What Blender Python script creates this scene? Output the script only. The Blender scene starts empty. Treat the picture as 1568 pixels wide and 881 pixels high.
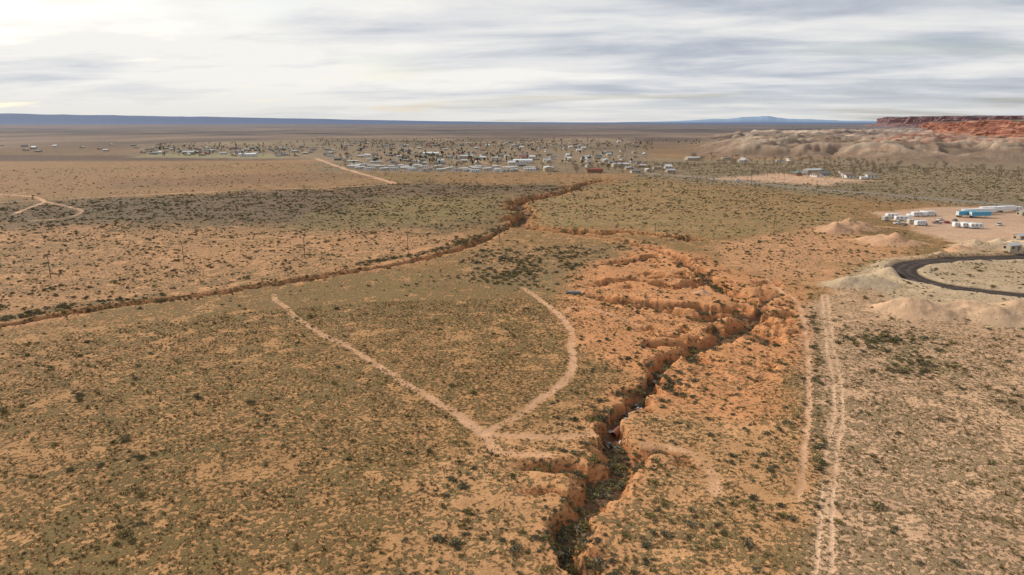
import bpy, math, random
import numpy as np
from mathutils import Vector, Matrix
random.seed(7); RNG=np.random.default_rng(11)
scene=bpy.context.scene
# ------------------------------------------------------------------ survey
H=60.0; F=24/36*1568; CX,CY=784.0,440.5
PITCH=math.atan((CY-187)/F)
def P(u,v):
    """photo survey point -> ground coordinates in metres"""
    a=(u-CX)/F; b=(v-CY)/F
    t=H/(math.sin(PITCH)+b*math.cos(PITCH))
    return (t*a, t*(math.cos(PITCH)-b*math.sin(PITCH)))
def PL(l): return np.array([P(*q) for q in l])
# ------------------------------------------------------------------ noise
TAB=RNG.random((8,256,256)).astype(np.float32)
def vn(x,y,s=0):
    T=TAB[s%8]
    xi=np.floor(x); yi=np.floor(y)
    fx=(x-xi).astype(np.float32); fy=(y-yi).astype(np.float32)
    xi=xi.astype(np.int64)&255; yi=yi.astype(np.int64)&255
    x1=(xi+1)&255; y1=(yi+1)&255
    fx=fx*fx*(3-2*fx); fy=fy*fy*(3-2*fy)
    return ((T[xi,yi]*(1-fx)+T[x1,yi]*fx)*(1-fy)+(T[xi,y1]*(1-fx)+T[x1,y1]*fx)*fy)*2-1
def fbm(x,y,o=4,s=0):
    r=0;a=1;n=0
    for i in range(o):
        r=r+a*vn(x,y,s+i); n+=a; a*=.5
        x,y=(x*1.6-y*1.2)+17.3,(x*1.2+y*1.6)+5.1
    return r/n*1.5
def ss(a,b,x):
    t=np.clip((x-a)/(b-a),0,1); return t*t*(3-2*t)
def segdist(X,Y,poly,margin,closed=False,param=False):
    out=np.full(X.shape,1e6,dtype=np.float64); po=np.zeros(X.shape)
    lo=poly.min(0)-margin; hi=poly.max(0)+margin
    idx=np.nonzero((X>lo[0])&(X<hi[0])&(Y>lo[1])&(Y<hi[1]))[0]
    if len(idx)==0: return (out,po) if param else out
    x=X[idx]; y=Y[idx]; d=np.full(x.shape,1e12); pr=np.zeros(x.shape)
    n=len(poly); cum=np.r_[0,np.cumsum(np.hypot(*np.diff(poly,axis=0).T))]
    for i in range(n if closed else n-1):
        ax,ay=poly[i]; bx,by=poly[(i+1)%n]
        dx,dy=bx-ax,by-ay; L=dx*dx+dy*dy+1e-9
        t=np.clip(((x-ax)*dx+(y-ay)*dy)/L,0,1)
        dd=(x-ax-t*dx)**2+(y-ay-t*dy)**2
        if param:
            k=dd<d; pr[k]=(cum[i]+t[k]*math.sqrt(L))/cum[-1]
        d=np.minimum(d,dd)
    d=np.sqrt(d)
    if closed:
        ins=np.zeros(x.shape,bool)
        for i in range(n):
            ax,ay=poly[i]; bx,by=poly[(i+1)%n]
            if ay==by: continue
            c=((ay>y)!=(by>y))&(x<(bx-ax)*(y-ay)/(by-ay)+ax)
            ins^=c
        d=np.where(ins,-d,d)
    out[idx]=d
    if param: po[idx]=pr; return out,po
    return out
def smooth(poly,n=2):
    for _ in range(n):
        q=[poly[0]]
        for a,b in zip(poly[:-1],poly[1:]):
            q+= [a*.75+b*.25,a*.25+b*.75]
        q.append(poly[-1]); poly=np.array(q)
    return poly
# ------------------------------------------------------------------ layout data
GUL=[ # pts, halfwidth, depth, bank, warp, taper (side gullies run head -> mouth)
 ([(880,960),(875,881),(867,845),(866,820),(882,790),(915,760),(948,735),(968,712),(955,690),(943,672),(936,655),(942,640),(965,625),(985,605),(1000,585),(1010,565),(1030,547),(1070,532),(1112,516),(1150,500),(1166,482),(1158,466),(1120,446),(1092,432),(1075,420),(1048,402),(1028,388),(975,374),(925,363),(870,357),(815,350),(797,342)],1.35,2.6,1.1,3.0,0),
 ([(797,342),(806,330),(792,318),(790,308),(820,303),(850,297),(880,288),(890,281),(930,276)],3.5,4.5,3.5,5,0),
 ([(797,342),(770,350),(745,365),(700,385),(640,398),(580,410),(450,430),(330,450),(210,465),(100,482),(0,497),(-150,522)],1.0,1.9,1.2,1.8,0),
 ([(900,449),(925,456),(970,460),(1020,466),(1070,470)],1.8,3.2,1.2,3.0,.3),
 ([(890,441),(945,431),(1000,434),(1045,444),(1085,428)],1.4,2.6,1.2,2.5,.3),
 ([(1035,482),(1075,486),(1120,478),(1160,480)],1.2,2.0,1.8,2.5,.4),
 ([(985,527),(1040,526),(1085,524)],1.6,3.1,1.0,1.8,.15),
 ([(760,724),(830,716),(890,716),(945,730)],.6,1.4,.9,1.8,.5),
 ([(770,758),(840,756),(890,770)],.2,.6,.9,1.6,.5),
 ([(1100,368),(1050,364),(980,358),(900,355),(850,352),(800,345)],2.3,3.4,2.0,4.0,.15),
 ([(1085,735),(1060,708),(1010,690),(975,700)],.3,.7,1.2,1.6,.6),
 ([(1190,540),(1185,520),(1150,500)],.8,1.6,1.6,2.0,.5),
 ([(1200,440),(1190,452),(1158,466)],.8,1.6,1.6,2.0,.5),
 ([(925,612),(965,600),(1000,590)],.5,1.2,1.4,2.0,.5),
 ([(880,640),(905,640),(942,650)],.4,1.0,1.4,2.0,.6),
 ([(915,408),(950,402),(1000,392)],1.0,1.8,1.5,2.5,.4),
 ([(1090,500),(1108,495),(1112,516)],.9,1.7,1.6,2.0,.4),
 ([(935,835),(912,850),(900,875)],.3,.8,1.0,1.4,.6),
 ([(1000,640),(985,625),(968,622)],.3,1.0,1.2,1.6,.6),
 ([(820,800),(850,805),(872,800)],.3,.8,1.0,1.6,.6),
 ([(1060,620),(1035,590),(1005,575)],.3,1.0,1.4,2.0,.6),
 ([(1110,560),(1075,550),(1050,540)],.5,1.3,1.4,2.0,.6),
]
GUL=[(smooth(PL(p),1),w,d,b,a,t) for p,w,d,b,a,t in GUL]
TRK=[ # pts, halfwidth, strength, kind, warp
 ([(415,452),(450,480),(500,515),(560,548),(610,577),(650,605),(700,635),(742,662)],.95,.75,'s',1.2),
 ([(742,662),(790,632),(840,602),(865,580),(880,555),(881,525),(870,495),(850,475),(820,455),(800,440)],1.0,.78,'s',1.0),
 ([(742,662),(800,670),(860,672),(905,668)],1.2,.6,'s',1.8),
 ([(700,635),(742,662),(770,700),(850,700)],1.2,.55,'s',1.8),
 ([(860,482),(890,470),(935,478),(985,500)],1.0,.45,'s',1.8),
 ([(1262,960),(1264,881),(1266,800),(1269,720),(1272,690),(1286,640),(1285,600),(1273,560),(1268,520),(1265,480),(1262,452)],1.1,.8,'t',.4),
 ([(1222,765),(1228,710),(1238,650),(1241,600),(1236,550),(1233,505),(1226,468),(1195,442),(1170,425)],.6,.85,'s',.5),
 ([(990,682),(1040,686),(1078,708),(1095,735),(1098,755)],1.0,.65,'s',.8),
 ([(-200,320),(60,307),(200,300),(330,293),(450,289),(560,285),(605,281)],1.7,.8,'s',1.0),
 ([(485,243),(520,256),(560,268),(605,281)],3.4,.9,'s',2.0),
 ([(-100,292),(0,297),(60,302),(72,309),(40,320),(20,328)],1.6,.9,'s',1.5),
 ([(72,309),(110,318),(130,326),(90,335),(40,338)],1.7,.7,'s',2.5),
 ([(970,262),(985,265),(1100,275),(1250,290),(1400,302),(1568,316),(1800,335)],3.6,1.0,'a',.0),
 ([(1560,362),(1480,362),(1400,352),(1330,345),(1250,340)],2.0,.5,'s',2.0),
 ([(900,268),(985,266),(1090,272),(1200,270)],3.0,.4,'s',1.0),
 ([(600,222),(700,240),(800,262)],4.0,.4,'s',.0),
 ([(330,245),(420,244),(560,248)],3.0,.5,'s',.0),
 ([(1000,236),(1150,246),(1300,240),(1500,246)],5.0,.4,'s',8.0),
]
TRK=[(smooth(PL(p),2),w,s,k,a) for p,w,s,k,a in TRK]
VLINE=[ # lines of denser scrub (old fence lines / swales)
 ([(1100,762),(1240,772),(1400,787),(1568,803),(1700,815)],.7,.9),
 ([(1255,780),(1252,700),(1258,640),(1255,600),(1248,540),(1245,500),(1240,470)],.9,.9),
 ([(40,545),(130,610),(180,650),(205,700),(215,760),(190,830)],1.4,.6),
 ([(0,738),(180,712),(300,692),(420,665)],1.2,.6),
 ([(0,870),(120,800),(180,735)],1.4,.5),
 ([(455,484),(505,519),(562,553),(612,583),(652,612),(700,650)],1.0,.6),
 ([(905,560),(890,590),(840,618),(760,660)],1.0,.45),
 ([(380,680),(440,600),(460,560)],1.0,.3),
 ([(650,340),(560,360),(500,372)],2.0,.4),
 ([(755,351),(720,367),(660,387),(560,403)],2.6,2.6),
 ([(240,453),(150,465),(60,479),(0,488)],3.0,2.6),
 ([(0,498),(210,468),(330,453),(450,433),(560,415)],1.4,.8),
]
VLINE=[(smooth(PL(p),1),w,s) for p,w,s in VLINE]
OVAL=smooth(PL([(1800,385),(1680,388),(1568,394),(1500,396),(1440,399),(1398,402),(1381,410),(1390,421),(1422,433),(1475,443),(1568,453),(1750,470)]),2)
A=np.array
REG=[ # poly, soft, warp, soil, scrub, veg, bush
 ([(-400,540),(0,500),(210,468),(450,433),(640,400),(745,367),(600,347),(300,342),(-400,347)],8,8,(.48,.255,.12),(.18,.12,.052),.45,.045),
 ([(-500,347),(300,344),(600,352),(760,347),(790,310),(900,285),(640,280),(450,290),(200,303),(-500,325)],30,26,(.31,.185,.10),(.13,.093,.052),.66,.055),
 ([(500,352),(780,338),(790,303),(640,300),(520,320)],35,25,(.36,.23,.10),(.19,.14,.057),.60,.045),
 ([(-500,322),(200,300),(610,280),(490,246),(300,248),(-500,250)],15,12,(.39,.215,.10),(.23,.145,.062),.54,.006),
 ([(120,292),(420,282),(560,272),(500,262),(200,275)],25,30,(.34,.18,.09),(.2,.125,.06),.6,.006),
 ([(-600,250),(470,245),(470,239),(-600,236)],20,15,(.16,.09,.055),(.11,.07,.045),.6,.0),
 ([(480,264),(960,266),(1010,245),(960,213),(520,213),(200,221),(210,242),(480,244)],30,30,(.32,.22,.13),(.17,.13,.07),.55,.004),
 ([(215,241),(440,243),(440,236),(230,235)],12,8,(.29,.24,.12),(.24,.20,.10),.4,.0),
 ([(820,345),(800,305),(900,290),(980,275),(1250,300),(1300,325),(1250,350),(1100,365)],12,14,(.42,.25,.11),(.23,.165,.07),.57,.035),
 ([(980,272),(1800,345),(1800,250),(1300,246),(1000,243)],20,20,(.36,.25,.15),(.19,.15,.08),.60,.035),
 ([(1090,274),(1270,284),(1330,276),(1200,265)],15,15,(.53,.33,.20),(.25,.18,.1),.15,.004),
 ([(740,380),(1000,372),(1040,405),(960,422),(830,445),(680,430)],8,8,(.43,.24,.11),(.16,.12,.055),.56,.09),
 ([(860,440),(905,404),(1010,374),(1060,386),(1110,412),(1200,428),(1240,470),(1235,560),(1215,660),(1120,760),(940,760),(880,690),(900,620),(960,570),(870,500)],7,7,(.53,.245,.105),(.25,.15,.065),.34,.045),
 ([(1236,960),(1243,640),(1228,470),(1280,440),(1900,500),(1900,960)],4,3,(.54,.335,.195),(.27,.185,.10),.53,.02),
 ([(1290,505),(1440,515),(1460,560),(1320,580)],6,8,None,(.2,.16,.08),.58,.12),
 ([(1340,325),(1440,317),(1900,324),(1900,368),(1480,376),(1400,352)],7,6,(.48,.31,.20),(.3,.2,.12),.12,.0),
 ([(1100,372),(1250,347),(1420,380),(1370,405),(1280,437),(1200,426),(1090,405)],8,8,(.52,.27,.13),(.23,.16,.07),.37,.04),
 ([(1275,437),(1370,400),(1800,378),(1900,520),(1500,500),(1350,450)],5,6,(.50,.36,.22),(.28,.21,.11),.40,.03),
 ([(500,960),(600,780),(700,700),(780,665),(930,640),(1235,640),(1235,960)],6,8,(.49,.265,.12),(.20,.138,.06),.48,.05),
 ([(1050,238),(1100,205),(1380,196),(1900,215),(1900,262),(1300,246)],60,60,(.29,.185,.115),(.19,.135,.085),.5,.0),
 ([(1330,232),(1420,204),(1900,212),(1900,246),(1500,238)],40,50,(.38,.155,.08),(.23,.12,.07),.3,.0),
]
REG=[(PL(p),)+tuple(r) for p,*r in REG]
MOUND=[(1300,352,20,7.5),(1275,356,10,3.5),(1370,374,16,5.5),(1345,368,11,3.8),(1405,480,14,4.4),(1375,474,10,2.6),(1525,488,13,3.8),(1500,478,10,2.8),(1330,434,14,4.2),(1300,438,9,2.6),(1362,420,9,2.7),
 (1500,381,13,4.0),(1530,377,11,3.6),(1470,387,10,3),(1560,385,11,4.2),(1440,393,7,2),(1595,384,12,5),(1050,438,4.5,3.2),(1075,452,4,2.2),(1565,474,11,3),(1445,474,9,1.8)]
BADP=PL([(880,448),(905,404),(1010,374),(1060,386),(1110,412),(1200,428),(1232,470),(1225,560),(1180,620),(1020,600),(1000,560),(980,500)])
HILLP=PL([(1040,236),(1090,208),(1380,200),(2000,222),(2000,252),(1300,246)])
def terrain(X,Y):
    r=np.hypot(X,Y); th=np.degrees(np.arctan2(X,Y))
    nA=fbm(X/22,Y/22,3,0); nB=fbm(X/22+40,Y/22+9,3,3)
    nC=fbm(X/3.5,Y/3.5,4,1); nD=fbm(X/3.5+9,Y/3.5+70,4,5)
    nE=fbm(X/4.5,Y/4.5+50,4,6)
    L1=fbm(X/140,Y/60,4,2); L2=fbm(X/700,Y/350,4,6)
    soil=np.empty(X.shape+(3,)); soil[:]=(.435,.235,.10)
    scr=np.empty(X.shape+(3,)); scr[:]=(.175,.118,.047)
    veg=np.full(X.shape,.60); bush=np.full(X.shape,.006)
    # far plain
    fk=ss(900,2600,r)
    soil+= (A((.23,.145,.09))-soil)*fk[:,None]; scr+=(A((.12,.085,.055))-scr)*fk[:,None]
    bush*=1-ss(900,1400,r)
    for poly,soft,warp,so,sc,ve,bu in REG:
        d=segdist(X+nA*warp*.8+nC*warp*.15,Y+nB*warp*.8+nD*warp*.15,poly,soft*2+warp,True)
        m=1-ss(-soft,soft,d)
        if not m.any(): continue
        mm=m[:,None]
        if so is not None: soil+=(A(so)-soil)*mm
        if sc is not None: scr+=(A(sc)-scr)*mm
        veg+=(ve-veg)*m; bush+=(bu-bush)*m
    bush=bush*1.9
    dh=segdist(X,Y,HILLP,200,True); hill=1-ss(-150,60,dh)
    rid=1-np.abs(fbm(X/260,Y/260,6,4))*1.5
    rid2=1-np.abs(fbm(X/80+4,Y/80,5,2))*1.8
    z=hill*(ss(.1,1,rid)*18-4+11*ss(0,1,rid2)*ss(.1,.8,rid)+2.5*nA)
    pale=hill*ss(.45,1.0,rid*.6+.5*rid2+.3*nA)*ss(-.5,.2,L1)
    soil+=(A((.47,.36,.25))-soil)*(pale*.8)[:,None]; veg=veg*(1-.55*pale)
    dark=hill*ss(.5,.1,rid2)*.6
    soil*=(1-.5*dark)[:,None]
    z=z+.35*fbm(X/45,Y/45,3,3)+ .10*nC*ss(600,200,r)+ 3.0*L2*ss(1500,6000,r)
    # gullies
    G=np.zeros(X.shape); rim=np.zeros(X.shape); dep=np.zeros(X.shape); bank=np.zeros(X.shape)
    slump=1+2.3*ss(-.3,.4,nA+.5*nD)
    for poly,w,de,b,a,tp in GUL:
        d,t=segdist(X+nA*a+nC*a*.5,Y+nB*a+nD*a*.5,poly,25+a,param=True)
        k=ss(0,tp,t) if tp else 1.
        wv=w*(1+.45*nB)*(.25+.75*k)
        c=(1-ss(wv,wv+b*slump,d))
        dep=np.maximum(dep,de*k*c*(1+.25*nA+.22*nC)); G=np.maximum(G,(1-ss(wv*.8,wv*1.8,d))*k)
        bank=np.maximum(bank,c*k)
        rim=np.maximum(rim,(1-ss(w+b,w+b+9,d))*min(1,de/3)*k)
    bad=1-ss(-10,4,segdist(X+nA*5,Y+nB*5,BADP,20,True))
    rr=fbm(X/14+3,Y/12,6,6); rill=1-np.abs(rr)*3.4
    rc=ss(.3,.95,rill+.25*nC)*bad*(1-bank)*ss(-.1,.35,nB+.3*nC)
    z=z+bad*(.8*ss(-.2,.35,rr)-.3)*(1-bank)
    dep=np.maximum(dep,rc*1.5)
    bank=np.maximum(bank,rc*.75)
    z=z-dep+rim*(1-bank)*.25+.25*nD*bank*ss(400,250,r)
    for (u,v,R,h) in MOUND:
        mx,my=P(u,v); d=np.hypot((X-mx)*(.8),(Y-my))+nC*1.6+nA*3
        k=np.clip(1-d/R,0,1); k=k*k*(3-2*k)**.6
        z=z+h*k*(1+.30*nC+.2*nE)
        kk=ss(0,.25,k)[:,None]
        col=A((.53,.315,.185)) if u<1300 or (1300<=u<1500 and v<420) else A((.52,.385,.25))
        if v>460: col=A((.54,.35,.215))
        soil+=(col-soil)*kk*.85; veg=veg*(1-kk[:,0]*.6); bush=bush*(1-kk[:,0]*.9)
    rimk=(rim*(1-bank)*(.8+.35*nA)).clip(0,1)
    soil+=(A((.55,.255,.105))-soil)*(rimk*.75)[:,None]; veg=veg*(1-.35*rimk)
    bk=np.clip(bank*1.25,0,1)
    soil+=(A((.36,.14,.052))-soil)*(bk*.9)[:,None]; veg=veg*(1-.3*bk)
    scr+=(A((.17,.085,.04))-scr)*(bk*.8)[:,None]
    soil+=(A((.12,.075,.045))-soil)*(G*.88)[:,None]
    near=ss(190,130,r)
    bush=np.where(bk>.3,np.maximum(bush,.14+.24*near),bush)
    bush=np.where(G>.3,np.maximum(bush,.38+.58*near),bush)
    bush=bush+ rim*(1-bk)*(.05+.08*near)
    # bare sandy blotches
    bl=ss(.36,.62,nE+.12*nB)*(1-fk)
    veg=veg-.20*bl; soil*=(1+.06*bl)[:,None]
    # tracks
    for poly,w,s,k,a in TRK:
        d=segdist(X+nA*a+nC*.25,Y+nB*a+nD*.25,poly,w*4+a+3)
        if k=='t':
            m=np.maximum(1-ss(.18,.5,np.abs(d-.85)), .35*(1-ss(1.0,2.2,d)))*ss(420,260,r)
            m=np.maximum(m, (1-ss(w,w*1.6,d))*ss(260,420,r))*s
        else: m=(1-ss(w*.4,w*1.7,d))*s
        if k!='a': m=m*np.clip(.95+.6*nC+.2*nA,0,1.1)
        col={'s':(.57,.335,.195),'t':(.60,.39,.245),'a':(.20,.185,.17)}[k]
        soil+=(A(col)-soil)*m[:,None]; veg=veg*(1-m*.9); bush=bush*(1-np.clip((1-ss(w,w*1.5,d))*1.5,0,1))
        if k!='a': z=z-.12*m
    for poly,w,s in VLINE:
        d=segdist(X+nA*1.2,Y+nB*1.2,poly,12)
        m=(1-ss(w*.3,w*1.6,d))*s*np.clip(.8+.5*nC,0,1)
        bush=bush+m*.20; m=np.clip(m,0,1)
        veg=veg+m*.35*(1-veg)
        scr+=(A((.14,.105,.045))-scr)*(m*.7)[:,None]
    # oval haul road
    d=segdist(X+nA*.4,Y+nB*.4,OVAL,40)+nC*.35
    m=1-ss(4.5,5.6,d); soil+=(A((.045,.034,.029))-soil)*m[:,None]; veg=veg*(1-m); bush=bush*(1-(1-ss(6,9,d)))
    rut=(1-ss(.3,1.1,np.abs(d-1.8)))*m*(.6+.6*nC); soil+=(A((.13,.095,.07))-soil)*(rut.clip(0,1)*.7)[:,None]
    bm=ss(4.6,7,d)*(1-ss(8,14,d)); z=z+bm*(.6+.7*nA+.2*nC)-m*.3
    soil+=(A((.48,.36,.235))-soil)*(bm*.65)[:,None]; veg=veg*(1-bm*.4)
    # mottling
    veg=veg+.13*L1*(1-fk*.3)+.10*nA+.07*nC+.12*L2
    mot=(1+.10*nA+.07*nC+.09*L1+.10*L2*fk)[:,None]; soil*=mot; scr*=mot
    st=(fbm(X/1800,Y/900,5,1)*.5+fbm(X/260,Y/420,5,3)*.6)*fk
    soil*=(1+st)[:,None]; scr*=(1+st)[:,None]
    # escarpment + ranges
    e=ss(24000,30000,r)*np.interp(th,[-60,-37,-20,-8,5,15,180],[430,360,230,110,20,0,0])*(1+.04*fbm(th*.6,r*0,4,2))
    z=z+e
    mt=ss(48000,60000,r)*np.interp(th,[-180,8,13,15.5,17,18.5,20,21.5,23,25,30,180],[0,0,130,260,300,440,540,330,300,180,90,0])*(1+.12*fbm(th*1.1,r*0+3,4,5))
    z=z+mt
    hz=(1-np.exp(-r/9000.))*.86  # distance haze painted into soil and scrub colours, no real atmosphere
    haze_col=A((.175,.185,.235))
    soil+=(haze_col-soil)*hz[:,None]; scr+=(haze_col*.7-scr)*hz[:,None]
    blue=ss(20000,25000,r)*.9  # blue of aerial haze painted onto the far escarpment
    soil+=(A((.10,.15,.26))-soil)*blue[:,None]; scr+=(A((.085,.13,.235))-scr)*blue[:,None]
    mb=ss(46000,56000,r)*ss(9,12,th)*.9  # paler haze blue painted onto the farthest ranges
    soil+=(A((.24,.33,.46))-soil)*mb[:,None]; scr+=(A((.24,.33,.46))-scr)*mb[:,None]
    return z,np.clip(soil,.01,.9),np.clip(scr,.01,.9),np.clip(veg,0,1),np.clip(bush,0,1)
def zat(x,y): return float(terrain(np.array([x],float),np.array([y],float))[0][0])
def zats(xs,ys): return terrain(np.asarray(xs,float),np.asarray(ys,float))[0]
# ------------------------------------------------------------------ materials
def nd(nt,t,**k):
    n=nt.nodes.new(t)
    for a,b in k.items(): setattr(n,a,b)
    return n
def mat(name,col,rough=.85,noise=.12,scale=3,metal=0,rand=0,spec=.3):
    m=bpy.data.materials.new(name); m.use_nodes=True; nt=m.node_tree; b=nt.nodes['Principled BSDF']
    b.inputs['Roughness'].default_value=rough; b.inputs['Metallic'].default_value=metal
    b.inputs['Specular IOR Level'].default_value=spec
    tc=nd(nt,'ShaderNodeTexCoord'); n=nd(nt,'ShaderNodeTexNoise'); n.inputs['Scale'].default_value=scale; n.inputs['Detail'].default_value=4
    nt.links.new(tc.outputs['Object'],n.inputs['Vector'])
    mr=nd(nt,'ShaderNodeMapRange'); mr.inputs[1].default_value=.3; mr.inputs[2].default_value=.7; mr.inputs[3].default_value=1-noise; mr.inputs[4].default_value=1+noise
    nt.links.new(n.outputs['Fac'],mr.inputs[0]); val=mr.outputs[0]
    if rand:
        oi=nd(nt,'ShaderNodeObjectInfo'); r2=nd(nt,'ShaderNodeMapRange'); r2.inputs[3].default_value=1-rand; r2.inputs[4].default_value=1+rand
        nt.links.new(oi.outputs['Random'],r2.inputs[0]); mu=nd(nt,'ShaderNodeMath',operation='MULTIPLY')
        nt.links.new(val,mu.inputs[0]); nt.links.new(r2.outputs[0],mu.inputs[1]); val=mu.outputs[0]
    vm=nd(nt,'ShaderNodeVectorMath',operation='SCALE'); vm.inputs[0].default_value=col
    nt.links.new(val,vm.inputs['Scale']); nt.links.new(vm.outputs[0],b.inputs['Base Color'])
    return m
def leafmat(name,c1,c2,c3):
    m=bpy.data.materials.new(name); m.use_nodes=True; nt=m.node_tree; b=nt.nodes['Principled BSDF']
    b.inputs['Roughness'].default_value=.9; b.inputs['Specular IOR Level'].default_value=.1
    oi=nd(nt,'ShaderNodeObjectInfo'); cr=nd(nt,'ShaderNodeValToRGB')
    e=cr.color_ramp.elements; e[0].color=c1+(1,); e[1].color=c3+(1,); x=e.new(.5); x.color=c2+(1,)
    nt.links.new(oi.outputs['Random'],cr.inputs[0])
    tc=nd(nt,'ShaderNodeTexCoord'); n=nd(nt,'ShaderNodeTexNoise'); n.inputs['Scale'].default_value=3.
    nt.links.new(tc.outputs['Object'],n.inputs['Vector'])
    mr=nd(nt,'ShaderNodeMapRange'); mr.inputs[1].default_value=.3; mr.inputs[2].default_value=.7; mr.inputs[3].default_value=.65; mr.inputs[4].default_value=1.35
    nt.links.new(n.outputs['Fac'],mr.inputs[0])
    vm=nd(nt,'ShaderNodeVectorMath',operation='SCALE'); nt.links.new(cr.outputs[0],vm.inputs[0]); nt.links.new(mr.outputs[0],vm.inputs['Scale'])
    nt.links.new(vm.outputs[0],b.inputs['Base Color'])
    return m
# ground material
gm=bpy.data.materials.new('desert_ground'); gm.use_nodes=True; nt=gm.node_tree; L=nt.links.new; b=nt.nodes['Principled BSDF']
b.inputs['Roughness'].default_value=.95; b.inputs['Specular IOR Level'].default_value=.1
geo=nd(nt,'ShaderNodeNewGeometry')
def noise(scale,det,dist=0,sc=None):
    n=nd(nt,'ShaderNodeTexNoise'); n.inputs['Scale'].default_value=scale; n.inputs['Detail'].default_value=det; n.inputs['Roughness'].default_value=.62; n.inputs['Distortion'].default_value=dist
    L(geo.outputs['Position'],n.inputs['Vector']); return n.outputs['Fac']
def math_(op,a,b_=None,clamp=False):
    n=nd(nt,'ShaderNodeMath',operation=op); n.use_clamp=clamp
    for i,v in enumerate([a,b_]):
        if v is None: continue
        if isinstance(v,(int,float)): n.inputs[i].default_value=v
        else: L(v,n.inputs[i])
    return n.outputs[0]
def mrange(v,a,b_,c,d,kind='LINEAR'):
    n=nd(nt,'ShaderNodeMapRange',interpolation_type=kind)
    for i,x in enumerate([v,a,b_,c,d]):
        if isinstance(x,(int,float)): n.inputs[i].default_value=x
        else: L(x,n.inputs[i])
    return n.outputs[0]
n1=noise(1.15,5); n2=noise(.24,2); n3=noise(5,2)
a1=nd(nt,'ShaderNodeAttribute',attribute_name='soil'); a2=nd(nt,'ShaderNodeAttribute',attribute_name='scrub')
mixn=math_('ADD',math_('MULTIPLY',n1,.72),math_('MULTIPLY',n2,.28))
th=mrange(a2.outputs['Alpha'],0,1,.66,.36)
fac=mrange(math_('SUBTRACT',mixn,th),-.035,.035,0,1,'SMOOTHSTEP')
mx=nd(nt,'ShaderNodeMix',data_type='RGBA'); L(fac,mx.inputs['Factor']); L(a1.outputs['Color'],mx.inputs['A']); L(a2.outputs['Color'],mx.inputs['B'])
fine=math_('MULTIPLY',mrange(n3,.3,.7,.72,1.28),mrange(n2,.3,.7,.88,1.12))
vm=nd(nt,'ShaderNodeVectorMath',operation='SCALE'); L(mx.outputs['Result'],vm.inputs[0]); L(fine,vm.inputs['Scale'])
L(vm.outputs[0],b.inputs['Base Color'])
bp=nd(nt,'ShaderNodeBump'); bp.inputs['Strength'].default_value=.9; bp.inputs['Distance'].default_value=.5
L(math_('ADD',math_('MULTIPLY',fac,.5),math_('ADD',math_('MULTIPLY',n1,.6),math_('MULTIPLY',n3,.18))),bp.inputs['Height']); L(bp.outputs[0],b.inputs['Normal'])
# ------------------------------------------------------------------ ground sheet
rs=[22.]
while rs[-1]<72000:
    r=rs[-1]; k=.0036 if r<650 else (.0065 if r<5000 else .02)
    rs.append(r*(1+k))
rs=np.array(rs)
ths=np.concatenate([np.arange(-180,-46,2.),np.arange(-46,46,.08),np.arange(46,180,2.)])
ths=np.radians(ths); nc=len(ths); nr=len(rs)
RR,TT=np.meshgrid(rs,ths,indexing='ij')
X=(RR*np.sin(TT)).ravel(); Y=(RR*np.cos(TT)).ravel()
X=np.append(X,0.); Y=np.append(Y,0.)
Z=np.empty_like(X); SO=np.empty((len(X),4)); SC=np.empty((len(X),4)); SO[:,3]=1
CH=400000
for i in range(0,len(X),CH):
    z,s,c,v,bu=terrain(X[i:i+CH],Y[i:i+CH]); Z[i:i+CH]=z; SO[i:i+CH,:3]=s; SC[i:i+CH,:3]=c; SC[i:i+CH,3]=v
me=bpy.data.meshes.new('desert_ground')
ii=np.arange(nr-1)[:,None]*nc; jj=np.arange(nc)[None,:]; j2=(jj+1)%nc
q=np.stack([ii+jj,ii+j2,ii+nc+j2,ii+nc+jj],-1).reshape(-1,4)[:,::-1]
tri=np.stack([np.full(nc,len(X)-1),(np.arange(nc)+1)%nc,np.arange(nc)],-1)
nq,ntz=len(q),len(tri)
me.vertices.add(len(X)); me.vertices.foreach_set('co',np.stack([X,Y,Z],1).astype(np.float32).ravel())
me.loops.add(nq*4+ntz*3); me.loops.foreach_set('vertex_index',np.concatenate([q.ravel(),tri.ravel()]).astype(np.int32))
me.polygons.add(nq+ntz); me.polygons.foreach_set('loop_start',np.concatenate([np.arange(nq)*4,nq*4+np.arange(ntz)*3]).astype(np.int32))
me.update(calc_edges=True)
me.polygons.foreach_set('use_smooth',np.ones(nq+ntz,bool))
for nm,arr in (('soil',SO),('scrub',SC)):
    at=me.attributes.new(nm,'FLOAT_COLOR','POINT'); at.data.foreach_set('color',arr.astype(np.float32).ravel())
me.materials.append(gm)
g=bpy.data.objects.new('desert_ground',me); scene.collection.objects.link(g)
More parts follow.
